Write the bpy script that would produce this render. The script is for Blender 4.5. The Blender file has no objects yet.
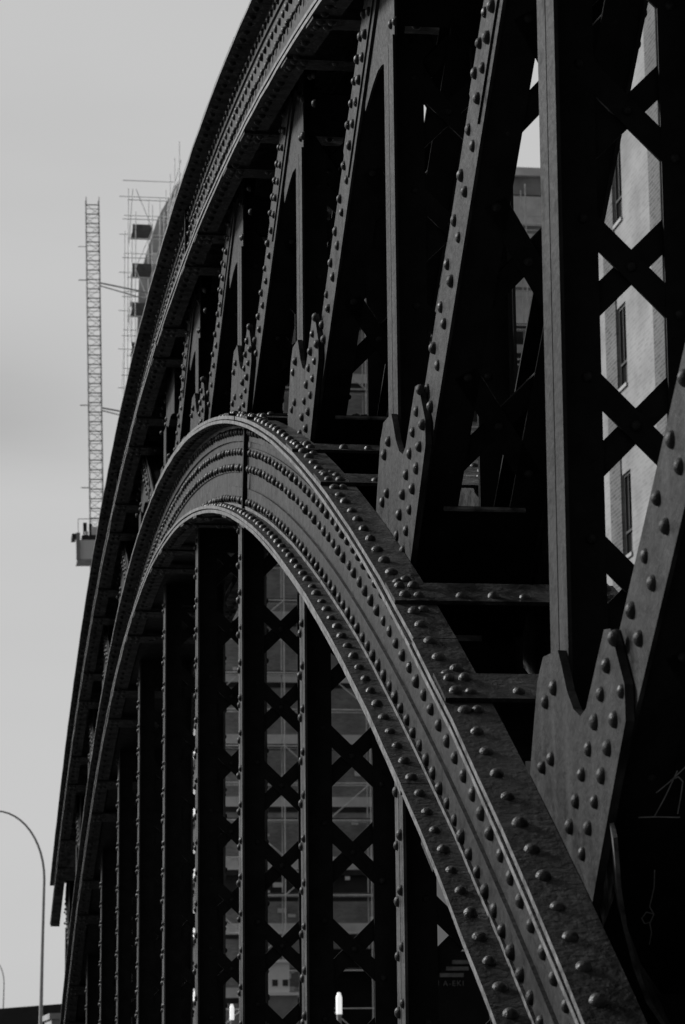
import bpy, math, random
from mathutils import Vector, Matrix
random.seed(7)
EZ = 1.7                       # eye height; heights below are written relative to the eye
sc = bpy.context.scene
col = sc.collection

# ------------------------------------------------------------------ materials
def node(nt, typ, **kw):
    n = nt.nodes.new(typ)
    for k, v in kw.items():
        if k in n.inputs.keys() if isinstance(k, str) else False:
            n.inputs[k].default_value = v
        else:
            setattr(n, k, v)
    return n

def material(name, base, var=0.35, rough=(0.38, 0.65), scale=6.0, bump=0.25, bump_scale=60.0,
             spec=0.35, patch=0.0, patch_col=0.04, streak=0.0, spots=0.0, spot_col=0.1, metal=0.0):
    m = bpy.data.materials.new(name); m.use_nodes = True
    nt = m.node_tree; nt.nodes.clear()
    out = node(nt, 'ShaderNodeOutputMaterial'); b = node(nt, 'ShaderNodeBsdfPrincipled')
    nt.links.new(b.outputs[0], out.inputs[0])
    tc = node(nt, 'ShaderNodeTexCoord')
    co = tc.outputs['Object']
    n1 = node(nt, 'ShaderNodeTexNoise'); n1.inputs['Scale'].default_value = scale; n1.inputs['Detail'].default_value = 8
    n1.inputs['Roughness'].default_value = 0.65
    nt.links.new(co, n1.inputs['Vector'])
    r1 = node(nt, 'ShaderNodeMapRange'); r1.inputs[1].default_value = 0.3; r1.inputs[2].default_value = 0.7
    r1.inputs[3].default_value = base * (1 - var); r1.inputs[4].default_value = base * (1 + var)
    nt.links.new(n1.outputs[0], r1.inputs[0])
    val = r1.outputs[0]
    if streak:
        mp = node(nt, 'ShaderNodeMapping'); mp.inputs['Scale'].default_value = (11, 11, 1.3)
        nt.links.new(co, mp.inputs[0])
        n2 = node(nt, 'ShaderNodeTexNoise'); n2.inputs['Scale'].default_value = 1.0; n2.inputs['Detail'].default_value = 7; n2.inputs['Distortion'].default_value = .5
        nt.links.new(mp.outputs[0], n2.inputs['Vector'])
        r2 = node(nt, 'ShaderNodeMapRange'); r2.inputs[1].default_value = 0.42; r2.inputs[2].default_value = 0.72
        r2.inputs[3].default_value = 1 - 0.35 * streak; r2.inputs[4].default_value = 1 + streak
        nt.links.new(n2.outputs[0], r2.inputs[0])
        mu = node(nt, 'ShaderNodeMath', operation='MULTIPLY')
        nt.links.new(val, mu.inputs[0]); nt.links.new(r2.outputs[0], mu.inputs[1]); val = mu.outputs[0]
    if spots:
        n3 = node(nt, 'ShaderNodeTexNoise'); n3.inputs['Scale'].default_value = 55; n3.inputs['Detail'].default_value = 6
        n3.inputs['Roughness'].default_value = 0.7
        nt.links.new(co, n3.inputs['Vector'])
        r3 = node(nt, 'ShaderNodeMapRange'); r3.inputs[1].default_value = 0.60; r3.inputs[2].default_value = 0.68
        r3.inputs[3].default_value = 0; r3.inputs[4].default_value = spots
        nt.links.new(n3.outputs[0], r3.inputs[0])
        mx = node(nt, 'ShaderNodeMix'); mx.data_type = 'FLOAT'
        nt.links.new(r3.outputs[0], mx.inputs[0]); nt.links.new(val, mx.inputs[2]); mx.inputs[3].default_value = spot_col
        val = mx.outputs[0]
    if patch:
        n5 = node(nt, 'ShaderNodeTexNoise'); n5.inputs['Scale'].default_value = 5.5; n5.inputs['Detail'].default_value = 9
        n5.inputs['Roughness'].default_value = 0.72; n5.inputs['Distortion'].default_value = 0.6
        nt.links.new(co, n5.inputs['Vector'])
        r5 = node(nt, 'ShaderNodeMapRange'); r5.inputs[1].default_value = 0.54; r5.inputs[2].default_value = 0.66
        r5.inputs[3].default_value = 0; r5.inputs[4].default_value = patch
        nt.links.new(n5.outputs[0], r5.inputs[0])
        m5 = node(nt, 'ShaderNodeMix'); m5.data_type = 'FLOAT'
        nt.links.new(r5.outputs[0], m5.inputs[0]); nt.links.new(val, m5.inputs[2]); m5.inputs[3].default_value = patch_col
        val = m5.outputs[0]
    cc = node(nt, 'ShaderNodeCombineColor')
    for i in range(3): nt.links.new(val, cc.inputs[i])
    nt.links.new(cc.outputs[0], b.inputs['Base Color'])
    rr = node(nt, 'ShaderNodeMapRange'); rr.inputs[1].default_value = 0.3; rr.inputs[2].default_value = 0.7
    rr.inputs[3].default_value = rough[0]; rr.inputs[4].default_value = rough[1]
    n4 = node(nt, 'ShaderNodeTexNoise'); n4.inputs['Scale'].default_value = scale * 3; n4.inputs['Detail'].default_value = 5
    nt.links.new(co, n4.inputs['Vector']); nt.links.new(n4.outputs[0], rr.inputs[0])
    nt.links.new(rr.outputs[0], b.inputs['Roughness'])
    b.inputs['Specular IOR Level'].default_value = spec
    b.inputs['Metallic'].default_value = metal
    if bump:
        nb = node(nt, 'ShaderNodeTexNoise'); nb.inputs['Scale'].default_value = bump_scale; nb.inputs['Detail'].default_value = 6
        nt.links.new(co, nb.inputs['Vector'])
        bp = node(nt, 'ShaderNodeBump'); bp.inputs['Strength'].default_value = bump; bp.inputs['Distance'].default_value = 0.01
        nt.links.new(nb.outputs[0], bp.inputs['Height']); nt.links.new(bp.outputs[0], b.inputs['Normal'])
    return m

def brick_material(name, c1, c2, mortar, scale=1.0, axis='YZ'):
    m = bpy.data.materials.new(name); m.use_nodes = True
    nt = m.node_tree; b = nt.nodes['Principled BSDF']
    tc = node(nt, 'ShaderNodeTexCoord'); sp = node(nt, 'ShaderNodeSeparateXYZ'); cb = node(nt, 'ShaderNodeCombineXYZ')
    nt.links.new(tc.outputs['Object'], sp.inputs[0])
    nt.links.new(sp.outputs[0 if axis[0] == 'X' else 1], cb.inputs[0]); nt.links.new(sp.outputs[2], cb.inputs[1])
    br = node(nt, 'ShaderNodeTexBrick')
    br.inputs['Scale'].default_value = scale
    br.inputs['Color1'].default_value = (c1, c1, c1, 1); br.inputs['Color2'].default_value = (c2, c2, c2, 1)
    br.inputs['Mortar'].default_value = (mortar, mortar, mortar, 1)
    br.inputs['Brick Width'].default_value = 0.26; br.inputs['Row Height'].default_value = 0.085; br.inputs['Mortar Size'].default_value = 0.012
    nt.links.new(cb.outputs[0], br.inputs['Vector'])
    n1 = node(nt, 'ShaderNodeTexNoise'); n1.inputs['Scale'].default_value = 0.9; n1.inputs['Detail'].default_value = 8
    nt.links.new(tc.outputs['Object'], n1.inputs['Vector'])
    mr = node(nt, 'ShaderNodeMapRange'); mr.inputs[1].default_value = 0.3; mr.inputs[2].default_value = 0.7
    mr.inputs[3].default_value = 0.78; mr.inputs[4].default_value = 1.2
    nt.links.new(n1.outputs[0], mr.inputs[0])
    vm = node(nt, 'ShaderNodeVectorMath', operation='SCALE')
    nt.links.new(br.outputs['Color'], vm.inputs[0]); nt.links.new(mr.outputs[0], vm.inputs['Scale'])
    nt.links.new(vm.outputs[0], b.inputs['Base Color']); b.inputs['Roughness'].default_value = 0.85
    b.inputs['Specular IOR Level'].default_value = 0.2
    return m

M = {}
M['paint'] = material('dark_bridge_paint', 0.0135, 0.5, (0.34, 0.75), 4, 0.5, 30, 0.15, streak=1.1, spots=0.6, spot_col=0.035, patch=0.3, patch_col=0.03)
M['rivet'] = material('dark_rivet_paint', 0.010, 0.5, (0.42, 0.68), 9, 0.35, 90, 0.2)
M['rivet_worn'] = material('worn_rivet_paint', 0.012, 0.5, (0.32, 0.6), 12, 0.5, 90, 0.36)
M['hanger'] = material('worn_hanger_paint', 0.034, 0.6, (0.34, 0.7), 5, 0.5, 30, 0.18, streak=1.0, spots=0.6, spot_col=0.06)
M['chord'] = material('dark_chord_paint', 0.012, 0.6, (0.34, 0.68), 3, 0.45, 30, 0.18, streak=0.9, spots=0.5, spot_col=0.035, patch=0.35, patch_col=0.028)
M['flange'] = material('weathered_flange_paint', 0.009, 0.8, (0.2, 0.85), 2.4, 0.9, 36, 0.18, spots=0.9, spot_col=0.055, patch=0.6, patch_col=0.045)
M['edge'] = material('worn_steel_edge', 0.10, 0.95, (0.4, 0.7), 14, 0.4, 60, 0.4)
M['shaded'] = material('shade_darkened_paint', 0.008, 0.5, (0.5, 0.75), 6, 0.25, 45, 0.1)  # shade put into the colour: darker copy of the bridge paint for unlit faces
M['chalk'] = material('pale_chalk', 0.28, 0.4, (0.9, 0.95), 30, 0, spec=0.05)
M['tube'] = material('galvanised_tube', 0.75, 0.25, (0.4, 0.6), 3, 0, spec=0.4)
M['mast'] = material('grey_mast_steel', 0.34, 0.25, (0.5, 0.7), 3, 0)
M['board'] = material('timber_board', 0.10, 0.4, (0.8, 0.9), 4, 0)
M['slab'] = material('pale_concrete', 0.8, 0.25, (0.8, 0.95), 0.6, 0)
M['panel'] = material('grey_cladding', 0.34, 0.4, (0.6, 0.9), 0.5, 0)
M['dark'] = material('dark_grey_cladding', 0.03, 0.4, (0.6, 0.9), 1.0, 0)
M['black'] = material('black_hoarding_paint', 0.008, 0.4, (0.7, 0.9), 1.0, 0, spec=0.1)
M['faded'] = material('faded_lettering', 0.11, 0.4, (0.7, 0.9), 6.0, 0)
M['glass'] = material('dark_window_glass', 0.02, 0.4, (0.05, 0.12), 1.0, 0, spec=0.5)
M['white'] = material('white_paint', 0.8, 0.05, (0.5, 0.6), 2, 0)
M['grey'] = material('mid_grey_paint', 0.30, 0.15, (0.5, 0.7), 2, 0)
M['stone'] = material('pale_stone', 0.33, 0.3, (0.8, 0.9), 1.2, 0.2, 20)
M['asphalt'] = material('asphalt', 0.05, 0.3, (0.8, 0.95), 2, 0.2, 80)
M['paving'] = material('stone_paving', 0.16, 0.3, (0.8, 0.95), 2, 0.2, 60)
M['lamp'] = material('lamp_post_paint', 0.4, 0.15, (0.45, 0.6), 3, 0)
M['brick'] = brick_material('pale_brick', 0.26, 0.21, 0.27)
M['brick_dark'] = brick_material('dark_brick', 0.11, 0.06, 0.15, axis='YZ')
M['brick_front'] = brick_material('front_brick', 0.36, 0.24, 0.36, axis='XZ')
mg = bpy.data.materials.new('lantern_glow'); mg.use_nodes = True
pb = mg.node_tree.nodes['Principled BSDF']; pb.inputs['Base Color'].default_value = (.8, .8, .8, 1)
pb.inputs['Emission Color'].default_value = (1, 1, 1, 1); pb.inputs['Emission Strength'].default_value = 0.7
M['glow'] = mg

# ------------------------------------------------------------------ mesh builder
class MB:
    def __init__(s): s.v = []; s.f = []; s.mi = []; s.sm = []; s.mats = []
    def mat(s, m):
        if m not in s.mats: s.mats.append(m)
        return s.mats.index(m)
    def add(s, vs, fs, m, smooth=False):
        k = len(s.v); i = s.mat(m); s.v += [tuple(p) for p in vs]
        for f in fs: s.f.append([a + k for a in f]); s.mi.append(i); s.sm.append(smooth)
    def hexa(s, c, m, me=None):
        # c: 8 corners, bottom ring 0-3 then top ring 4-7
        fs = [(3, 2, 1, 0), (4, 5, 6, 7), (0, 1, 5, 4), (1, 2, 6, 5), (2, 3, 7, 6), (3, 0, 4, 7)]
        if me is None: s.add(c, fs, m)
        else:
            s.add(c, [f for i, f in enumerate(fs) if i not in me[1]], m)
            s.add(c, [fs[i] for i in me[1]], me[0])
    def box(s, x0, x1, y0, y1, z0, z1, m):
        s.hexa([(x0, y0, z0), (x1, y0, z0), (x1, y1, z0), (x0, y1, z0), (x0, y0, z1), (x1, y0, z1), (x1, y1, z1), (x0, y1, z1)], m)
    def obox(s, o, a, b, c, m):
        # oriented box: centre o, half vectors a b c
        o, a, b, c = map(Vector, (o, a, b, c)); r = []
        for k in (-1, 1):
            for i, j in ((-1, -1), (1, -1), (1, 1), (-1, 1)): r.append(o + a * i + b * j + c * k)
        if a.cross(b).dot(c) < 0: r = r[4:] + r[:4]
        s.hexa(r, m)
    def bar(s, p, q, w, t, nrm, m):
        # flat bar p->q, width w, thickness t along nrm
        p, q, n = Vector(p), Vector(q), Vector(nrm).normalized(); a = (q - p) / 2; b = n.cross(a.normalized()) * (w / 2)
        s.obox((p + q) / 2, a, b, n * (t / 2), m)
    def tube(s, p, q, r, m, n=6, r2=None):
        p, q = Vector(p), Vector(q); r2 = r if r2 is None else r2
        d = (q - p).normalized(); u = d.orthogonal().normalized(); w = d.cross(u); vs = []
        for e, rr in ((p, r), (q, r2)):
            for i in range(n):
                a = 2 * math.pi * i / n; vs.append(e + u * (rr * math.cos(a)) + w * (rr * math.sin(a)))
        fs = [(i, (i + 1) % n, n + (i + 1) % n, n + i) for i in range(n)]
        s.add(vs, fs, m, True); s.add(vs, [tuple(range(n))[::-1], tuple(range(n, 2 * n))], m)
    def path(s, pts, rs, m, n=8):
        pts = [Vector(p) for p in pts]; vs = []
        for i, p in enumerate(pts):
            d = (pts[min(i + 1, len(pts) - 1)] - pts[max(i - 1, 0)]).normalized()
            u = d.cross(Vector((0, 1, 0.01))).normalized(); w = d.cross(u)
            for k in range(n):
                a = 2 * math.pi * k / n; vs.append(p + (u * math.cos(a) + w * math.sin(a)) * rs[i])
        fs = []
        for i in range(len(pts) - 1):
            for k in range(n): fs.append((i * n + k, i * n + (k + 1) % n, (i + 1) * n + (k + 1) % n, (i + 1) * n + k))
        s.add(vs, fs, m, True)
    def prism(s, poly, off, m, me=None):
        # poly: 3d points of an outline; off: extrusion vector
        poly = [Vector(p) for p in poly]; off = Vector(off); n = len(poly)
        s.add(poly + [p + off for p in poly], [tuple(range(n))[::-1], tuple(range(n, 2 * n))], m)
        s.add(poly + [p + off for p in poly], [(i, (i + 1) % n, n + (i + 1) % n, n + i) for i in range(n)], me or m)
    def rivet(s, p, nrm, r=0.024, m=None, h=0.85):
        p = Vector(p); n = Vector(nrm).normalized()
        lod = 0 if p.y < 14 else 1 if p.y < 22 else 2
        k, rings = ((12, 4), (8, 3), (6, 2))[lod]
        r *= random.uniform(0.88, 1.1); h *= random.uniform(.8, 1.15); p = p + n.orthogonal().normalized() * random.uniform(-.004, .004)
        u = n.orthogonal().normalized(); w = n.cross(u); vs = []; fs = []
        for j in range(rings):
            t = (math.pi / 2) * j / rings
            for i in range(k):
                a = 2 * math.pi * i / k
                vs.append(p + (u * math.cos(a) + w * math.sin(a)) * (r * math.cos(t)) + n * (r * h * math.sin(t)))
        vs.append(p + n * (r * h)); top = len(vs) - 1
        for j in range(rings - 1):
            for i in range(k): fs.append((j * k + i, j * k + (i + 1) % k, (j + 1) * k + (i + 1) % k, (j + 1) * k + i))
        for i in range(k): fs.append(((rings - 1) * k + i, (rings - 1) * k + (i + 1) % k, top))
        s.add(vs, fs, m or M['rivet'], True)
    def build(s, name, parent=None, z=EZ, mirror=None, loc=(0, 0, 0)):
        me = bpy.data.meshes.new(name)
        v = s.v
        if mirror is not None: v = [(2 * mirror - p[0], p[1], p[2]) for p in v]
        v = [(p[0] - loc[0], p[1] - loc[1], p[2] + z - loc[2]) for p in v]
        f = [list(reversed(q)) for q in s.f] if mirror is not None else s.f
        me.from_pydata(v, [], f)
        for m in s.mats: me.materials.append(m)
        me.polygons.foreach_set('material_index', s.mi); me.polygons.foreach_set('use_smooth', s.sm)
        me.update()
        o = bpy.data.objects.new(name, me); col.objects.link(o)
        if parent is not None: o.parent = parent
        elif loc != (0, 0, 0): o.location = loc
        return o

def tag(o, label=None, cat=None, group=None, kind=None):
    for k, v in (('label', label), ('category', cat), ('group', group), ('kind', kind)):
        if v: o[k] = v
    return o
def empty(name, loc=(0, 0, 0)):
    o = bpy.data.objects.new(name, None); col.objects.link(o); o.location = loc; o.empty_display_size = .3
    return o

# ------------------------------------------------------------------ the bridge
D, W = 2.03, 0.562
XC = D + W / 2
P, Y0 = 3.235, 8.725
bridge = empty('arch_bridge')
tag(bridge, 'black riveted iron arch bridge truss with latticed posts and hangers filling the frame', 'bridge')
T0 = 24.73
def lt(y): t = y - T0; return 4.967 - 0.01963 * t - 0.016494 * t * t + 7.4e-5 * t ** 3
def ut(y): t = y - T0; return 7.005 - 0.02107 * t - 0.0086 * t * t
def slope(g, y): return (g(y + .01) - g(y - .01)) / .02
def P2(g, y, d):
    s = slope(g, y); k = math.sqrt(1 + s * s); return (y + s * d / k, g(y) - d / k)
def yn(n): return Y0 + P * n

def sweep(mb, g, ys, x0, x1, d0, d1, m, edge=None, taper=0):
    # a strip following curve g between depths d0,d1 (normal to it) and x0..x1; edge = material of the x0 side
    N = len(ys); vs = []
    for y in ys:
        a = P2(g, y, d0); b = P2(g, y, d1); w_ = random.uniform(-.0025, .0025) if edge else 0
        vs += [(x0 + w_, a[0], a[1]), (x1, a[0], a[1]), (x1, b[0], b[1]), (x0 + w_, b[0], b[1])]
    fa, fb = [], []
    for i in range(N - 1):
        k = 4 * i; q = k + 4
        fa += [(k, k + 1, q + 1, q), (k + 1, k + 2, q + 2, q + 1), (k + 2, k + 3, q + 3, q + 2)]
        fb.append((k + 3, k, q, q + 3))
    fa += [(3, 2, 1, 0), (4 * N - 4, 4 * N - 3, 4 * N - 2, 4 * N - 1)]
    mb.add(vs, fa, m); mb.add(vs, fb, edge or m)
def frange(a, b, st):
    n = max(1, round((b - a) / st)); return [a + (b - a) * i / n for i in range(n + 1)]
def arc_steps(g, a, b, st):
    y = a; r = []
    while y < b:
        r.append(y); y += st / math.sqrt(1 + slope(g, y) ** 2)
    return r
def nrm(g, y):
    s = slope(g, y); k = math.sqrt(1 + s * s); return (0, -s / k, 1 / k)

XL = 1.81                      # left tip of the chord flanges
XW = 1.957                     # outer face of the web
def chord(g, ya, yb, depth, rows, hidden_top):
    ys = frange(ya, yb, 0.4)
    for side in (0, 1):
        mir = None if side == 0 else XC
        name = 'lower_chord' if g is lt else 'upper_chord'
        w = MB()
        sweep(w, g, ys, XW, XW + .014, .0505, depth - .0505, M['chord'])
        sweep(w, g, ys, XW - .014, XW - .0005, .052, .165, M['chord'], None)      # top angle
        sweep(w, g, ys, XW - .011, XW - .0005, .205, .375 if g is lt else .36, M['chord'])
        sweep(w, g, ys, XW - .016, XW - .0005, depth - .185, depth - .052, M['chord'], None)   # bottom angle
        offs = {0: XW - .014, 1: XW - .011, 2: XW - .011, 3: XW - .016}
        far = 44 if side == 0 else 30
        for i, d in enumerate(rows):
            for j, y in enumerate(arc_steps(g, ya + .07 * (i % 2) + .05, min(yb, far), .165 if i in (0, 3) else .185)):
                a = P2(g, y, d); w.rivet((offs[i], a[0], a[1]), (-1, 0, 0), .028)
        web = w.build(name, bridge, mirror=mir)
        t = MB()
        joints = [ya] + [yn(k) + P / 2 for k in range(0, 11, 2) if ya < yn(k) + P / 2 < yb] + [yb]
        for i in range(len(joints) - 1):
            a, b = joints[i] + .004, joints[i + 1] - .004; jj = frange(a, b, .4)
            o = .006 * (i % 2)
            sweep(t, g, jj, XL + .006 + o, 1.997, 0, .0225, M['flange'], M['edge'])
            sweep(t, g, jj, XL, 1.995, .029, .05, M['flange'], M['edge'])
        for y in arc_steps(g, ya + .1, min(yb, far), .2):
            y += random.uniform(-.012, .012); a = P2(g, y, 0); n = nrm(g, y); t.rivet((1.882, *a), n, .027, M['rivet_worn'])
            a = P2(g, y + .1, .05); t.rivet((1.862, *a), [-c for c in n], .023)
        for k in range(0 if g is lt else 50, 12):
            for s in (1 / 3, 2 / 3):
                y = yn(k) + P * s
                if ya + .4 < y < yb - .4:
                    for e in (-.2, .2):
                        a = P2(g, y + e, 0); t.rivet((1.925, *a), nrm(g, y), .025, M['rivet_worn'])
        t.build('top_flange', web, mirror=mir)
        bt = MB()
        for i in range(len(joints) - 1):
            a, b = joints[i] + .004, joints[i + 1] - .004; jj = frange(a, b, .4)
            o = .005 * ((i + 1) % 2)
            sweep(bt, g, jj, XL, 1.966, depth - .05, depth - .029, M['flange'], M['edge'])
            sweep(bt, g, jj, XL + .005 + o, 1.968, depth - .0225, depth, M['flange'], M['edge'])
        sweep(bt, g, frange(ya, yb, .4), XW - .03, XW - .0165, depth - .072, depth - .0515, M['flange'], M['edge'])  # fillet of the angle
        for y in arc_steps(g, ya + .15, min(yb, far), .19):
            a = P2(g, y, depth - .05); n = nrm(g, y); bt.rivet((1.868, *a), n, .026, M['rivet_worn'])
            a = P2(g, y, depth); bt.rivet((1.875, *a), [-c for c in n], .024)
        bt.build('bottom_flange', web, mirror=mir)
        sp = MB()
        for y in ((17.1, 33.2) if g is lt else (21.5, 30.2)):
            a = P2(g, y, .055); b = P2(g, y, depth - .055)
            sp.bar((XW - .03, *a), (XW - .03, *b), .045, .03, (1, 0, 0), M['shaded'])
        sp.build('splice_bar', web, mirror=mir)
    # batten plates tying the two halves together, on top and on the soffit
    for k in range(-1, 12):
        for s in (1 / 3, 2 / 3):
            y = yn(k) + P * s
            if not (ya + .3 < y < yb - .3): continue
            if g is lt and k < 0: continue
            for d, sg in (((-.0085, 1), (depth + .0085, -1)) if g is lt else ((depth + .0085, -1),)):
                mb = MB(); a = P2(g, y, d); n = Vector(nrm(g, y)); tg = Vector((0, n.z, -n.y))
                x0, x1 = XL + .012, 2 * XC - XL - .012
                mb.obox(((x0 + x1) / 2, *a), ((x1 - x0) / 2, 0, 0), tg * .135, n * .008, M['flange'])
                for x in [1.872, 1.93] + [D + W * q for q in (.14, .38, .62, .86)] + [2 * XC - 1.93, 2 * XC - 1.872]:
                    for e in ((-.07,) if D < x < D + W else (-.07, .07)):
                        c = Vector((x, *P2(g, y, d - sg * .0085))) + tg * e * 1.0
                        mb.rivet(c, n * sg, .024, M['rivet_worn'])
                mb.build('batten_plate', bridge)

YA, YB = 4.6, 45.4
chord(lt, YA, 43.2, .66, (.105, .24, .345, .56), True)
chord(ut, YA, 45.4, .78, (.12, .27, .385, .67), False)

cp = MB(); sweep(cp, ut, frange(YA, 45.4, .4), 1.93, 2 * XC - 1.93, -.012, -.001, M['flange']); cp.build('cover_plate', bridge)

# --- members: posts, hangers, diagonals
def leg_T(mb, p0, p1, half, stem, groove=True, off=0.0, stem_from=0.0, face=None):
    face = face or M['paint']
    """built-up leg in the left truss face from p0 to p1 (y,z); mirrored for the right face"""
    a = Vector((0, p1[0] - p0[0], p1[1] - p0[1])); L = a.length; a /= L
    b = Vector((0, -a.z, a.y))
    if b.y > 0: b = -b
    o = Vector((D + off, p0[0], p0[1])); X = Vector((1, 0, 0)); c = o + a * (L / 2)
    t = .014
    if groove:
        for sg in (-1, 1):
            mb.obox(c + b * sg * (half / 2 + .003) + X * (t / 2), a * (L / 2), b * (half / 2 - .003), X * (t / 2), face)
            mb.obox(c + b * sg * .012 + X * (t + stem / 2), a * (L / 2), b * .0055, X * (stem / 2), M['shaded'])
    else:
        mb.obox(c + X * (t / 2), a * (L / 2), b * half, X * (t / 2), M['paint'])
        for sg in (-1, 1):
            mb.obox(c + a * (stem_from / 2) + b * sg * (half - .02) + X * (t + stem / 2), a * (L / 2 - stem_from / 2), b * .007, X * (stem / 2), M['shaded'])
    return o, a, b, L

def lattice(mb, o, a, b, L, off, pitch, phase, s0, s1, w=.088, x0=None, x1=None, riv=True):
    """double lattice between the two faces: crossings at phase + k*pitch along the member"""
    x0 = D + .10 if x0 is None else x0; x1 = 2 * XC - x0
    h = pitch * (x1 - x0) / W / 2
    k = math.floor((s0 - phase) / pitch)
    while phase + k * pitch < s1 + pitch:
        s = phase + k * pitch; k += 1
        for sg, dz in ((1, -.008), (-1, .008)):
            if s - h < s0 - .05 or s + h > s1 + .05: continue
            p = Vector((x0, o.y, o.z)) + a * (s - sg * h) + b * (off + dz)
            q = Vector((x1, o.y, o.z)) + a * (s + sg * h) + b * (off + dz)
            mb.bar(p, q, w, .012, b, M['shaded'])
            if riv and o.y < 24:
                for e in (p, q): mb.rivet(e + (p - q).normalized() * (-.02 if e is p else .02) + b * .0065, b, .02)
        if riv and o.y < 24 and s0 < s < s1:
            mb.rivet(Vector((XC, o.y, o.z)) + a * s + b * (off + .0145), b, .02)

def node_low(n): return (yn(n), lt(yn(n)) - .36)
def node_up(n): return (yn(n) + (.26 if 1 <= n <= 4 else -.26 if 6 <= n <= 9 else .05), ut(yn(n)) - .47)
cross_z = {0: 2.095, 1: .53, 2: .595, 3: .745}
for n in range(-1, 12):
    y = yn(n); lo = lt(y) - .66 / math.cos(math.atan(slope(lt, y)))
    # post between the chords
    z0, z1 = (lt(y) - .15, ut(y) - .78 / math.cos(math.atan(slope(ut, y))) - .36)
    if z0 < -1.6: z0 = -1.6
    L_ = MB(); o, a, b, L = leg_T(L_, (y, z0), (y - (.05 if n == 0 else 0), z1), .128, .15)
    m = MB(); ph = (2.095 if n == 0 else lt(y) + {1: .33, 2: .20}.get(n, .40)) - z0
    lattice(m, o, a, b, L, 0, .56, ph, .35 if z0 > -1.5 else .1, L - .05)
    post = m.build('post', bridge)
    L_.build('leg', post); L_.build('leg', post, mirror=XC)
    # hanger under the lower chord
    if lo > -1.2:
        z0, z1 = -1.62, lo + .30
        L_ = MB(); o, a, b, L = leg_T(L_, (y, z0), (y, z1), .105, .15, face=M['hanger'])
        pt = .245; s = .12
        while s < L - .35:
            for sg in (-1, 1):
                L_.rivet(o + a * (s + .02 * sg) + b * sg * .05, (-1, 0, 0), .026)
            s += pt
        m = MB(); lattice(m, o, a, b, L, 0, .545, cross_z.get(n, .70) - z0, .05, L - .12)
        hg = m.build('hanger', bridge)
        L_.build('leg', hg); L_.build('leg', hg, mirror=XC)
        # end plate closing the head of the hanger under the chord
        tp = MB(); tp.box(D + .02, D + W - .02, y - .02, y + .02, lo - .14, lo + .2, M['shaded']); tp.build('head_plate', hg)

def diagonal(p0, p1, first, phase=1.195):
    L_ = MB(); o, a, b, L = leg_T(L_, p0, p1, .155, .15, groove=False, off=.002, stem_from=.98 if first else 0)
    s = 1.22
    sc_ = L * .64
    X = Vector((1, 0, 0))
    L_.obox(o + a * ((sc_ + L - .1) / 2) - X * .005 - b * .02, a * ((L - .1 - sc_) / 2), b * .115, X * .0045, M['paint'])
    while s < L - .3:
        dense = s > sc_
        pt = .135 if dense else .215
        for q, sg in ((0, 1), (.3 if dense else .0, -1)):
            L_.rivet(o + a * (s + q * pt) + b * (sg * .062 - .015) - X * (.0095 if dense else 0), (-1, 0, 0), .026)
        s += pt
    m = MB(); lattice(m, o, a, b, L, .128, .845, phase, .75, L - .25, w=.10)
    d = m.build('diagonal', bridge)
    L_.build('leg', d); L_.build('leg', d, mirror=XC)
    tp = MB(); X0, X1 = D + .1, D + W - .1
    if not first:
        tp.obox(o + a * .37 + Vector((W / 2, 0, 0)) + b * .128, ((X1 - X0) / 2, 0, 0), a * .37, b * .006, M['shaded'])
    else:
        # solid tie plate with its foot cut to a curve and a strip along the curve
        cv = [(2.015, .837), (2.065, .619), (2.116, .439), (2.181, .253), (2.254, .086), (2.348, -.06), (2.434, -.161), (2.49, -.21)]
        o0 = Vector((0, o.y, o.z)) + b * .122
        pts = [o0 + Vector((x, 0, 0)) + a * s_ for x, s_ in cv] + [o0 + Vector((2.49, 0, 0)) + a * 1.25, o0 + Vector((2.015, 0, 0)) + a * 1.25]
        tp.prism(pts, b * .012, M['shaded'], M['edge'])
        for i in range(len(cv) - 1):
            p = o0 + Vector((cv[i][0], 0, 0)) + a * cv[i][1]; q = o0 + Vector((cv[i + 1][0], 0, 0)) + a * cv[i + 1][1]
            tg = (q - p).normalized(); nn = tg.cross(b).normalized()
            tp.obox((p + q) / 2 + b * .075 - nn * .002, (q - p) * .52, nn * .007, b * .09, M['edge'])
        cl = MB(); cl.prism([(2.1, 8.35, .80), (2.1, 8.335, .60), (2.1, 8.33, .5), (2.1, 8.50, .40), (2.1, 8.58, .52), (2.1, 8.48, .74)], (.012, 0, 0), M['paint']); cl.build('angle_cleat', d)
        ck = MB(); o1 = o0 + b * .0135
        def stroke(l, w=.0035):
            for i in range(len(l) - 1):
                ck.bar(o1 + Vector((l[i][0], 0, 0)) + a * l[i][1], o1 + Vector((l[i + 1][0], 0, 0)) + a * l[i + 1][1], w, .001, b, M['chalk'])
        stroke([(2.129, .773), (2.18, .776), (2.26, .774)], .005)
        stroke([(2.178, .776), (2.196, .86), (2.214, .975)])
        stroke([(2.165, .88), (2.20, .93), (2.235, .99), (2.262, 1.05)])
        stroke([(2.20, .935), (2.222, .95), (2.24, .93), (2.246, .86), (2.25, .79)])
        stroke([(2.223, .539), (2.236, .46), (2.238, .37), (2.258, .335), (2.253, .29), (2.266, .25), (2.27, .19)])
        stroke([(2.258, .335), (2.232, .345), (2.222, .315), (2.236, .29), (2.252, .297)])
        ck.build('chalk_drawing', d)
    if not first: tp.obox(o + a * .747 + Vector((W / 2, 0, 0)) + b * .15, ((X1 - X0) / 2, 0, 0), a * .006, b * .009, M['edge'])
    tp.build('tie_plate', d)
    t2 = MB(); t2.obox(o + a * (L - .2) + Vector((W / 2, 0, 0)) + b * .128, ((X1 - X0) / 2, 0, 0), a * .16, b * .006, M['shaded']); t2.build('tie_plate', d)

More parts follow.
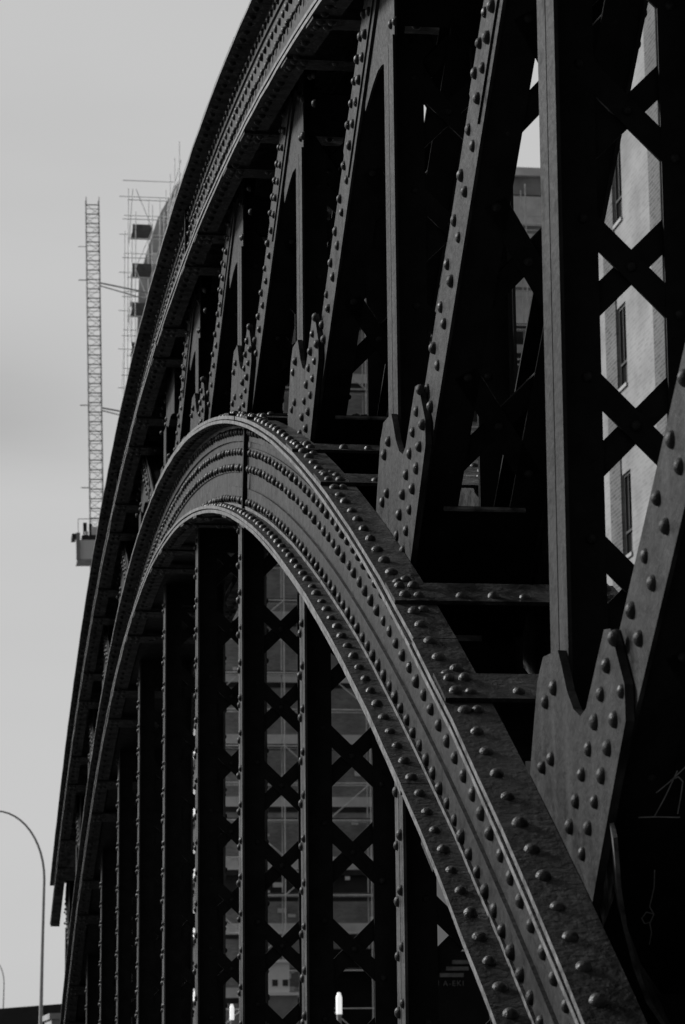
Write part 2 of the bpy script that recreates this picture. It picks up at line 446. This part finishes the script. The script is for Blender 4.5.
GUS = [(.36, .15), (.35, .50), (.20, .80), (.10, .87), (-.12, .86), (-.17, .80), (-.235, .71), (-.32, .64), (-.41, .605), (-.49, .62), (-.75, .83), (-.83, .82), (-.98, .63), (-.98, .52), (-.58, .10), (-.40, -.1)]
GUP = [(.08, .35), (.08, -.37), (-.04, -.405), (-.20, -.40), (-.30, -.37), (-.42, -.355), (-.57, -.37), (-.72, -.40), (-.82, -.42), (-.84, .3)]
def gusset(node, poly, sgn, slope_l, up):
    pts = []
    for u, v in poly: pts.append((node[0] + u * sgn, node[1] + v))
    if sgn < 0: pts = pts[::-1]
    for mir in (None, XC):
        mb = MB()
        x0, th = (D - .030, .0275) if not up else (D + .0175, .012)
        mb.prism([(x0, p[0], p[1]) for p in pts], (th, 0, 0), M['paint'])
        if not up:
            for u, v in ((.06, .71), (-.06, .745), (.13, .50), (.0, .515), (.17, .24), (.02, .22), (.14, .0), (-.02, .0), (-.14, -.02)):
                mb.rivet((x0, node[0] + u * sgn, node[1] + v), (-1, 0, 0), .026)
            for s in range(8):
                q = .115 * s
                mb.rivet((x0, node[0] + (-.30 - q * .79 + .055) * sgn, node[1] + .20 + q * .64 + .07), (-1, 0, 0), .026)
                if s < 7: mb.rivet((x0, node[0] + (-.35 - q * .79 - .055) * sgn, node[1] + .20 + q * .64 - .03), (-1, 0, 0), .026)
        else:
            for u, v in ((.0, -.28), (-.12, -.31), (.0, -.02), (-.12, -.08), (-.46, -.06), (-.58, -.1), (-.6, -.28)):
                mb.rivet((x0, node[0] + u * sgn, node[1] + v), (-1, 0, 0), .026)
        mb.build('gusset_plate', bridge, mirror=mir)

for n in range(0, 11):
    lo = node_low(n); lo = (lo[0], lo[1] - .02)
    if n <= 5:
        up = node_up(n - 1)
        if n == 0: diagonal((8.81, .333), (5.58, 2.98), True)
        else: diagonal((lo[0], lo[1] - .02), (up[0], up[1] - .08), False, 1.31 if n == 2 else 1.195)
    if n >= 5:
        up = node_up(n + 1); diagonal((lo[0], lo[1] - .02), (up[0], up[1] - .08), False)
    sg = 1 if n <= 5 else -1
    gl = (node_low(n)[0], node_low(n)[1] + .01)
    if n == 0: gl = (8.73, .45)
    gusset(gl, GUS, sg, 0, False)
for n in range(-1, 12):
    y = yn(n); nd = (y, ut(y) - .78 / math.cos(math.atan(slope(ut, y))) + .02)
    sg = -1 if n <= 4 else 1
    poly = [(-u, v) for u, v in GUP]
    gusset(nd, poly, 1 if sg < 0 else -1, 0, True)
# tie girder and bearing blocks at deck level
tg = MB()
tg.box(1.76, 2 * XC - 1.76, 4.2, 46, -1.69, -1.45, M['shaded']); tg.build('tie_girder', bridge)

dp = MB(); dp.box(2.05, 2 * XC - 2.05, 9.3, 9.32, -1.44, .55, M['shaded']); dp.build('added_gap_backing', bridge)  # added dark sheet so the gap below the chord reads as shade
sf = MB(); sweep(sf, lt, frange(10.6, 43, .4), 1.99, 2 * XC - 1.99, .60, .61, M['shaded']); sf.build('added_light_stop', bridge)  # added sheet that keeps light from below out of the lower chord

# ------------------------------------------------------------------ ground
g = MB(); g.box(-3000, 3000, -3000, 3000, -3.0, -1.70, M['asphalt']); tag(g.build('ground'), kind='structure')
g = MB(); g.box(-4, 1.6, -20, 60, -1.70, -1.58, M['paving']); tag(g.build('pavement'), kind='structure')

# ------------------------------------------------------------------ pale brick warehouse on the right
def warehouse():
    root = empty('brick_warehouse', (14, 48, 0))
    tag(root, 'pale brick warehouse wall with tall narrow windows and dark brick bands behind the right lattice', 'warehouse')
    loc = (14, 48, 0)
    y0, y1, zt = 30.0, 60.6, 25.2
    bays = [53.2 - 3.9 * k for k in range(-2, 6)]     # near edge of each window
    floors = [10.17 + 3.6 * k for k in range(-3, 4)]
    w = MB()
    # wall with real window openings
    ys = sorted(set([y0, y1] + [v for c in bays for v in (c, c + .7)])); ys = [v for v in ys if y0 <= v <= y1]
    for i in range(len(ys) - 1):
        a, b_ = ys[i], ys[i + 1]; opening = any(abs(a - c) < 1e-6 for c in bays)
        zs = [-1.7, zt]
        if opening: zs = [-1.7] + [v for f in floors for v in (f, f + 1.75)] + [zt]
        for j in range(0, len(zs), 2): w.box(14, 14.5, a, b_, zs[j], zs[j + 1], M['brick'])
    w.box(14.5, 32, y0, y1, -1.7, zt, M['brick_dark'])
    w.build('wall', root, loc=loc)
    bd = MB()
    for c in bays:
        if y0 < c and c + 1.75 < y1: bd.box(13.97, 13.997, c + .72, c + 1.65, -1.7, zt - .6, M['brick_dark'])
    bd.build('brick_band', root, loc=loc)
    r = MB(); r.box(13.7, 32.2, y0 - .2, y1 + .2, zt + .003, zt + .5, M['stone']); r.build('cornice', root, loc=loc)
    for c in bays:
        if c < y0 or c + .7 > y1: continue
        for f in floors:
            if f < -1: continue
            p = MB(); p.box(14.07, 14.1, c, c + .7, f, f + 1.75, M['glass']); win = p.build('window', root, loc=loc)
            fr = MB()
            for q in ((c, c + .06, f, f + 1.75), (c + .64, c + .7, f, f + 1.75), (c + .06, c + .64, f, f + .06), (c + .06, c + .64, f + 1.69, f + 1.75), (c + .06, c + .64, f + .48, f + .53), (c + .33, c + .37, f + .53, f + 1.69)):
                fr.box(14.035, 14.067, *q, M['dark'])
            fr.build('frame', win, loc=loc)
            s = MB(); s.box(13.96, 14.033, c + .0, c + .7, f - .08, f - .003, M['stone']); s.build('sill', win, loc=loc)
warehouse()

# ------------------------------------------------------------------ tall block under scaffolding, far end
def block():
    loc = (14.6, 150, 0)
    root = empty('office_block', loc)
    tag(root, 'tall block with pale floor bands, scaffolded, at the far end of the bridge', 'building')
    x0, x1, y0, y1, zt = 14.6, 37.0, 150.0, 190.0, 51.7
    c = MB(); c.box(x0 + .4, x1, y0 + .5, y1, -1.7, zt - .3, M['dark']); c.build('core', root, loc=loc)
    k = 0; z = -.2
    fl = []
    while z < zt - 1: fl.append(z); z += 3.5
    for f in fl:
        b = MB(); b.box(x0, x1 + .1, y0, y0 + .5, f, f + .55, M['slab']); b.box(x0, x0 + .4, y0 + .5, y1, f, f + .55, M['slab']); b.box(x0 + .02, x1, y0 + .06, y0 + .097, f - .3, f - .003, M['dark']); b.build('floor_band', root, loc=loc)  # dark strip below each band paints in the shadow gap
        s = MB(); s.box(x0 + .05, x1, y0 + .1, y0 + .5, f + .55, f + 1.75, M['brick_front']); s.box(x0 + .05, x0 + .4, y0 + .5, y1, f + .55, f + 1.75, M['panel'])
        s.build('brick_panel', root, loc=loc)
    # solid brick above the sills except for one open storey
    for i_, f in enumerate(fl):
        if i_ == 2 or f + 3.5 > zt: continue
        p = MB(); p.box(x0 + .08, x1, y0 + .12, y0 + .48, f + 1.753, f + 3.497, M['brick_front']); p.build('brick_panel', root, loc=loc)
    r = MB(); r.box(x0 - .3, x1 + .3, y0 - .3, y1 + .3, zt - .5, zt, M['slab']); r.box(x0, x1, y0, y1, zt - 1.6, zt - .503, M['panel']); r.build('roof', root, loc=loc)
    for za, zb in ((48.2, 50.0), (44.4, 47.7), (42.35, 44.15), (40.4, 40.9)):
        pl = MB(); pl.box(27, 36.8, y0 + .02, y0 + .095, za, zb, M['slab']); pl.build('pale_cladding', root, loc=loc)
    dk = MB(); dk.box(27, 36.8, y0 + .03, y0 + .095, 36.2, 40.37, M['dark']); dk.box(27, 36.8, y0 + .03, y0 + .095, 40.93, 42.3, M['dark']); dk.build('dark_cladding', root, loc=loc)
    lf = random.Random(3)
    for _ in range(46):
        q = MB(); xx, zz = lf.uniform(15.6, 27), lf.uniform(3, 24); q.box(xx, xx + lf.uniform(.12, .5), y0 - .2, y0 - .05, zz, zz + lf.uniform(.1, .4), M['white']); q.build('bright_speck_box', root, loc=loc)  # made-up white boxes scattered as bright specks over the facade
    gd = MB(); gd.box(19.9, 27.5, y0 - 1.0, y0 - .25, -1.7, 5.9, M['black']); gd.build('ground_floor_hoarding', root, loc=loc)
    wg = MB(); wg.prism([(13.93, 160, 53.7), (13.93, 160, 30), (11.0, 160, 30), (11.4, 160, 47), (11.95, 160, 49.1), (12.57, 160, 51.1)], (0, 16, 0), M['panel']); wg.build('sloping_wing', root, loc=loc)
    # scaffolding standing in front of it
    sr = empty('scaffolding', (13.5, 148.5, 0)); sl = (13.5, 148.5, 0)
    tag(sr, 'thin pale tube scaffolding standing against the banded block', 'scaffolding')
    for i in range(10):
        x = 14 + i * 2.4
        for yy in (148.3, 149.5):
            m = MB(); m.tube((x, yy, -1.7), (x, yy, 50.2), .036, M['tube']); m.build('standard', sr, loc=sl)
    for j in range(24):
        z = .6 + j * 2.05
        for yy in (148.3, 149.5):
            m = MB(); m.tube((13.6, yy, z), (36, yy, z), .036, M['tube']); m.build('ledger', sr, loc=sl)
    for j in range(22):
        i = (j * 5) % 9; z = .6 + j * 2.05; x = 14 + i * 2.4
        m = MB(); m.tube((x, 148.25, z), (x + 2.4, 148.25, z + 2.05), .032, M['tube'])
        x = 14 + ((i + 3) % 9) * 2.4; m.tube((x + 2.4, 148.25, z), (x, 148.25, z + 2.05), .032, M['tube']); m.build('brace', sr, loc=sl)
    for j in range(0, 24, 2):
        m = MB(); m.box(13.7, 36, 148.4, 149.4, .68 + j * 2.05, .73 + j * 2.05, M['board']); m.build('deck_board', sr, loc=sl)
    # side scaffolding with loading bays, on the left flank
    tl = (11.5, 156, 0); tr = empty('scaffold_tower', tl)
    tag(tr, 'scaffold tower with dark loading platforms on the left flank of the far block', 'scaffolding')
    zs = [31.75, 34.2, 36.65, 39.1, 41.55, 44.0, 46.45, 48.9]
    for q, z in enumerate(zs):
        m = MB(); m.box(10.72, 11.9, 156, 157.7, z, z + .06, M['board']); m.box(10.72, 11.9, 155.96, 155.995, z + .0, z + .42, M['board']) ; m.build('platform', tr, loc=tl)
    for x in (10.45, 10.9, 11.9, 12.6, 13.1):
        for yy in (155.8, 158.9):
            m = MB(); m.tube((x, yy, -1.7), (x, yy, 50.3 + random.uniform(-.6, 2.4)), .026, M['tube']); m.build('standard', tr, loc=tl)
    for j, z in enumerate(frange(29, 52, 1.22)):
        for yy in (155.8, 158.9):
            m = MB(); m.tube((10.1 if j % 2 else 10.4, yy, z), (13.3, yy, z), .026, M['tube']); m.build('ledger', tr, loc=tl)
    tb = MB(); rr = random.Random(11)
    for _ in range(26):
        z = rr.uniform(31, 48); x = rr.uniform(10.3, 12.4); tb.box(x, x + rr.uniform(.2, .9), 157.2, 157.3, z, z + rr.uniform(.08, .5), M['tube'])
    tb.build('stored_boards', tr, loc=tl); 
    for j, z in enumerate(frange(29, 49, 2.45)):
        m = MB(); s = 1 if j % 2 else -1
        m.tube((11.4 - s * .5, 155.75, z), (11.4 + s * .5, 155.75, z + 2.45), .026, M['tube']); m.tube((10.7, 155.75 + (1 - s) * 1.5, z), (10.7, 155.75 + (1 + s) * 1.5, z + 2.45), .026, M['tube']); m.build('brace', tr, loc=tl)
    ml = (13.3, 160, 0); er = empty('roof_edge_scaffold', ml)
    tag(er, 'light guard rail scaffold rising above the roof edge of the far block', 'scaffolding')
    for i in range(12):
        yy = 151 + i * 3.2
        m = MB(); m.tube((13.1, yy, 20), (13.1, yy, 52.2 + random.uniform(0, 1.0)), .026, M['tube']); m.build('standard', er, loc=ml)
    for z in (36, 38.5, 41, 43.5, 46, 48.5, 50.6, 51.4):
        m = MB(); m.tube((13.1, 150, z), (13.1, 187, z), .03, M['tube']); m.build('guard_rail', er, loc=ml)
block()

# ------------------------------------------------------------------ mast climbing hoist
def hoist():
    Yh = 150.0; x0, x1 = 7.62, 8.36; loc = (8, Yh, 0)
    root = empty('mast_climber', loc); DX = .0
    tag(root, 'slender lattice hoist mast with a work platform, free standing against the grey sky', 'hoist')
    zt = 49.0; cs = [(x0, Yh), (x1, Yh), (x1, Yh + .74), (x0, Yh + .74)]
    m = MB()
    for x, y in cs: m.tube((x, y, -1.7), (x, y, zt), .026, M['mast'])
    z = 25.0; i = 0
    while z < zt:
        for k in range(4):
            a, b = cs[k], cs[(k + 1) % 4]
            m.tube((*a, z), (*b, z), .036 if k == 0 else .02, M['mast'], 5)
            if z + .56 < zt: 
                if i % 2: a, b = b, a
                m.tube((*a, z), (*b, z + .56), .014, M['mast'], 5)
        z += .56; i += 1
    m.build('mast', root, loc=loc)
    for z, x2 in ((43.4, 13.5), (36.0, 13.5)):
        t = MB()
        t.tube((x1, Yh + .2, z + .5), (x2, Yh + 2.0, z - 0.1 + .1), .045, M['mast']); t.tube((x1, Yh + .6, z + .45), (x2, Yh + 4, z), .035, M['mast'])
        t.tube((x0 - .5, Yh, z + .6), (x0, Yh, z + .6), .03, M['mast']); t.build('wall_tie', root, loc=loc)
    t = MB(); t.tube((x0 - .5, Yh, 46.0), (x0, Yh, 46.0), .02, M['mast']); t.tube((x0 - .5, Yh, 31.8), (x0, Yh, 31.8), .03, M['mast']); t.build('cable_guide', root, loc=loc)
    p = MB(); p.box(6.75, 9.3, Yh - 1.6, Yh - .2, 27.25, 27.4, M['mast']); p.box(6.95, 9.2, Yh - 1.5, Yh - 1.46, 27.4, 28.5, M['white'])
    p.box(6.72, 6.94, Yh - 1.62, Yh - 1.3, 27.4, 28.9, M['grey']); p.build('platform', root, loc=loc)
    c = MB(); c.box(7.05, 9.1, Yh - 1.48, Yh - .4, 28.53, 28.78, M['dark']); c.box(6.5, 6.72, Yh - 1.62, Yh - .3, 28.6, 28.85, M['dark']); c.build('drive_unit', root, loc=loc)
    w = MB(); w.box(7.6, 8.3, Yh - 1.5, Yh - 1.2, 28.79, 29.25, M['white']); w.box(7.22, 7.4, Yh - 1.5, Yh - 1.3, 28.79, 29.0, M['white']); w.build('control_box', root, loc=loc)
    q = MB(); q.box(7.15, 7.35, Yh - 1.2, Yh - .9, 28.79, 29.55, M['dark']); q.box(7.48, 7.65, Yh - 1.15, Yh - .9, 28.79, 29.5, M['dark']); q.build('motor', root, loc=loc)
    r = MB()
    for x in (6.85, 9.2): r.tube((x, Yh - 1.5, 28.5), (x, Yh - 1.5, 29.7), .02, M['mast'])
    r.tube((6.85, Yh - 1.5, 29.7), (9.2, Yh - 1.5, 29.7), .02, M['mast']); r.build('guard_rail', root, loc=loc)
    root.rotation_euler = (0, -math.radians(1.25), 0); root.location.x += 1.10
hoist()

# ------------------------------------------------------------------ street lamps
def lamp(loc):
    root = empty('street_lamp', loc)
    pts = [(0, 0, 0), (0, 0, 2.2), (.02, 0, 4.3), (.05, 0, 6.25)]; rs = [.06, .052, .042, .034]
    for i in range(1, 13):
        a = math.pi / 2 * i / 12; pts.append((.05 - 1.25 * (1 - math.cos(a)), 0, 6.25 + 1.75 * math.sin(a))); rs.append(.034 - .001 * i)
    pts.append((-1.7, 0, 7.96)); rs.append(.03)
    m = MB(); m.path(pts, rs, M['lamp'], 10); m.build('pole', root, z=0)
    b = MB(); b.tube((0, 0, 0), (0, 0, 1.1), .14, M['lamp'], 12); b.build('base', root, z=0)
    h = MB(); h.prism([(-1.65, -.12, 7.99), (-2.35, -.1, 7.96), (-2.4, 0, 7.95), (-2.35, .1, 7.96), (-1.65, .12, 7.99)], (0, 0, -.09), M['lamp']); h.build('lantern', root, z=0)
    return root
l1 = lamp((2.6, 70, 0))
tag(l1, 'curved arm grey street lamp nearest the bridge, its whole arc in view', 'street lamp', 'curved street lamps')
l2 = l1.copy(); col.objects.link(l2); l2.location = (3.88, 165, 0)
for ch in list(l1.children):
    c = ch.copy(); col.objects.link(c); c.parent = l2
l2['label'] = 'farther curved street lamp at the left edge, only its upright showing'

# ------------------------------------------------------------------ low things at the far bank
m = MB(); m.box(-60, 4.3, 96, 104, -1.7, .9, M['dark']); m.prism([(-60, 95.5, .9), (4.5, 95.5, 1.0), (4.5, 95.5, 1.95), (2.16, 95.5, 1.79), (-60, 95.5, .95)], (0, 9, 0), M['dark'])
qs = m.build('quay_shed', loc=(0, 100, 0)); tag(qs, 'long low black shed roof on the horizon behind the nearest street lamp', 'shed')
m = MB(); m.box(2.55, 3.9, 62, 66, -1.7, .92, M['stone']); m.box(2.5, 3.95, 61.9, 66.1, .923, 1.05, M['stone'])
tag(m.build('parapet_pier', loc=(3.2, 64, 0)), 'pale stone parapet pier at the foot of the nearest street lamp', 'pier')

def cabin():
    loc = (16, 130, 0); root = empty('site_cabin', loc)
    tag(root, 'white site cabin with two small dark windows raised on a grey container', 'cabin')
    b = MB(); b.box(15.1, 17.05, 130, 136, -1.7, 2.95, M['grey'])
    for k in range(16): b.box(15.15 + k * .118, 15.20 + k * .118, 129.96, 129.997, .9, 2.85, M['grey'])
    b.build('container', root, loc=loc)
    w = MB(); w.box(15.1, 16.65, 130.0, 134, 3.1, 4.5, M['white']); w.build('upper_room', root, loc=loc)
    l = MB(); l.box(15.05, 17.1, 129.8, 136.1, 2.953, 3.097, M['white']); l.build('ledge', root, loc=loc)
    r = MB(); r.box(15.05, 16.75, 129.8, 134.1, 4.503, 4.65, M['white']); r.build('roof', root, loc=loc)
    for x in (16.45, 15.95, 15.4):
        v = MB(); v.box(x - .13, x + .13, 129.97, 129.997, 3.4, 3.7, M['glass']); v.build('window', root, loc=loc)
cabin()

def lantern(x, y, z, lab):
    root = empty('lantern_column', (x, y, 0)); loc = (x, y, 0)
    p = MB(); p.tube((x, y, -1.7), (x, y, z), .075, M['grey'], 12); p.build('column', root, loc=loc)
    g_ = MB(); g_.tube((x, y, z), (x, y, z + .5), .09, M['glow'], 14); g_.tube((x, y, z + .5), (x, y, z + .64), .09, M['glow'], 14, .04); g_.build('lamp_glass', root, loc=loc)
    tag(root, lab, 'lamp', 'lit lantern columns'); return root
lantern(11.86, 81.0, 1.28, 'larger lit white lantern column showing low between the two nearest hangers')
lantern(11.96, 112.0, 1.57, 'smaller lit white lantern column showing low, left of the white cabin')

m = MB(); m.box(16.0, 18.6, 88, 91, -1.7, 6.5, M['white']); m.box(15.9, 18.7, 87.9, 91.1, 6.503, 6.7, M['white'])
ws = m.build('stair_hut', loc=(17, 89, 0)); tag(ws, 'white rendered stair hut glimpsed beside the lower arch at bottom right', 'hut')
def hoarding():
    loc = (8.5, 42, 0); root = empty('hoarding_sign', loc)
    tag(root, 'dark hoarding sign with faint pale capital letters behind the lower arch', 'sign')
    b = MB(); b.box(6.9, 11.5, 42, 42.1, -1.0, 1.62, M['black']); b.build('board', root, loc=loc)
    p = MB()
    for x in (7.2, 9.2, 11.2): p.box(x, x + .1, 42.12, 42.22, -1.7, 2.1, M['dark'])
    p.build('stand', root, loc=loc)
    s = MB()
    for i, (a, b_) in enumerate(((0, .42), (.10, .40), (.2, .46))): s.box(7.74 + a, 7.74 + a + b_ * .9, 41.985, 41.997, 1.22 + i * .1, 1.28 + i * .1, M['faded'])
    s.build('stripes', root, loc=loc)
    f = bpy.data.curves.new('lettering', 'FONT'); f.body = 'I A-EKI'; f.size = .115; f.extrude = .004; f.space_character = 1.25
    f.materials.append(M['faded']); to = bpy.data.objects.new('text', f); me = bpy.data.meshes.new_from_object(to); bpy.data.objects.remove(to)
    o = bpy.data.objects.new('lettering', me); col.objects.link(o); o.parent = root
    o.location = (7.70 - loc[0], 41.99 - loc[1], 1.085 + EZ); o.rotation_euler = (math.pi / 2, 0, 0)
hoarding()

# ------------------------------------------------------------------ sky and sun
SUN = Vector((-.68, .52, .50)).normalized()
w = bpy.data.worlds.new('World'); sc.world = w; w.use_nodes = True
nt = w.node_tree; nt.nodes.clear()
out = node(nt, 'ShaderNodeOutputWorld')
sky = node(nt, 'ShaderNodeTexSky'); sky.sky_type = 'NISHITA'; sky.sun_disc = False
sky.sun_elevation = math.asin(SUN.z); sky.sun_rotation = math.atan2(SUN.x, SUN.y)
bw = node(nt, 'ShaderNodeRGBToBW'); nt.links.new(sky.outputs[0], bw.inputs[0])
bg1 = node(nt, 'ShaderNodeBackground'); bg1.inputs[1].default_value = 0.06; nt.links.new(bw.outputs[0], bg1.inputs[0])
tc = node(nt, 'ShaderNodeTexCoord')
dp = node(nt, 'ShaderNodeVectorMath', operation='DOT_PRODUCT'); dp.inputs[1].default_value = Vector((-.55, .75, .35)).normalized()
nt.links.new(tc.outputs['Generated'], dp.inputs[0])
mr = node(nt, 'ShaderNodeMapRange'); mr.interpolation_type = 'SMOOTHSTEP'
mr.inputs[1].default_value = -.25; mr.inputs[2].default_value = .6; mr.inputs[3].default_value = .15; mr.inputs[4].default_value = .612
nt.links.new(dp.outputs['Value'], mr.inputs[0])
mp = node(nt, 'ShaderNodeMapping'); mp.inputs['Scale'].default_value = (2.2, 2.2, 9); nt.links.new(tc.outputs['Generated'], mp.inputs[0])
nz = node(nt, 'ShaderNodeTexNoise'); nz.inputs['Scale'].default_value = 1.6; nz.inputs['Detail'].default_value = 5; nt.links.new(mp.outputs[0], nz.inputs['Vector'])
m2 = node(nt, 'ShaderNodeMapRange'); m2.inputs[1].default_value = .3; m2.inputs[2].default_value = .6; m2.inputs[3].default_value = .95; m2.inputs[4].default_value = 1.0
m2.interpolation_type = 'SMOOTHSTEP'
nt.links.new(nz.outputs[0], m2.inputs[0])
mu = node(nt, 'ShaderNodeMath', operation='MULTIPLY'); nt.links.new(mr.outputs[0], mu.inputs[0]); nt.links.new(m2.outputs[0], mu.inputs[1])
sx = node(nt, 'ShaderNodeSeparateXYZ'); nt.links.new(tc.outputs['Generated'], sx.inputs[0])
def ramp(src, a, b_, c, d):
    r = node(nt, 'ShaderNodeMapRange'); r.interpolation_type = 'SMOOTHSTEP'
    for i, v in enumerate((a, b_, c, d)): r.inputs[i + 1].default_value = v
    nt.links.new(src, r.inputs[0]); return r.outputs[0]
def times(p, q):
    t = node(nt, 'ShaderNodeMath', operation='MULTIPLY')
    nt.links.new(p, t.inputs[0])
    if isinstance(q, float): t.inputs[1].default_value = q
    else: nt.links.new(q, t.inputs[1])
    return t.outputs[0]
band = times(times(ramp(sx.outputs[2], .200, .232, 0, 1), ramp(sx.outputs[2], .232, .285, 1, 0)), ramp(sx.outputs[0], .005, .10, 1, 0))
band = times(band, ramp(nz.outputs[0], .2, .6, 1.0, .7))
dim = node(nt, 'ShaderNodeMath', operation='MULTIPLY_ADD'); nt.links.new(band, dim.inputs[0]); dim.inputs[1].default_value = -.24; dim.inputs[2].default_value = 1.0
mu2 = times(mu.outputs[0], dim.outputs[0])
bg2 = node(nt, 'ShaderNodeBackground'); nt.links.new(mu2, bg2.inputs[0]); bg2.inputs[1].default_value = 1.0
mix = node(nt, 'ShaderNodeMixShader'); mix.inputs[0].default_value = .88
nt.links.new(bg1.outputs[0], mix.inputs[1]); nt.links.new(bg2.outputs[0], mix.inputs[2]); nt.links.new(mix.outputs[0], out.inputs[0])
sd = bpy.data.lights.new('sun', 'SUN'); sd.energy = 4.2; sd.angle = math.radians(11); sd.color = (1, 1, 1)
so = bpy.data.objects.new('sun', sd); col.objects.link(so); so.rotation_euler = SUN.to_track_quat('Z', 'Y').to_euler()

# ------------------------------------------------------------------ camera
R = ((0.9892449380371484, -0.1459462286043018, -0.009703139907232278),
     (0.01951933361310658, 0.19746722197384006, -0.9801151421446535),
     (0.144960160675886, 0.9693845442352148, 0.19819222289158134))
cd = bpy.data.cameras.new('camera'); cam = bpy.data.objects.new('camera', cd); col.objects.link(cam)
cm = Matrix((R[0], [-v for v in R[1]], [-v for v in R[2]])).transposed().to_4x4(); cm.translation = (0, 0, EZ)
cam.matrix_world = cm
cd.sensor_fit = 'VERTICAL'; cd.sensor_height = 36; cd.lens = 2700 / 1024 * 36; cd.clip_end = 5000; cd.clip_start = .1
cd.dof.use_dof = True; cd.dof.focus_distance = 13; cd.dof.aperture_fstop = 9
sc.camera = cam
sc.view_settings.view_transform = 'Standard'; sc.view_settings.look = 'None'; sc.view_settings.gamma = 1; sc.view_settings.exposure = 0
sc.render.engine = 'CYCLES'
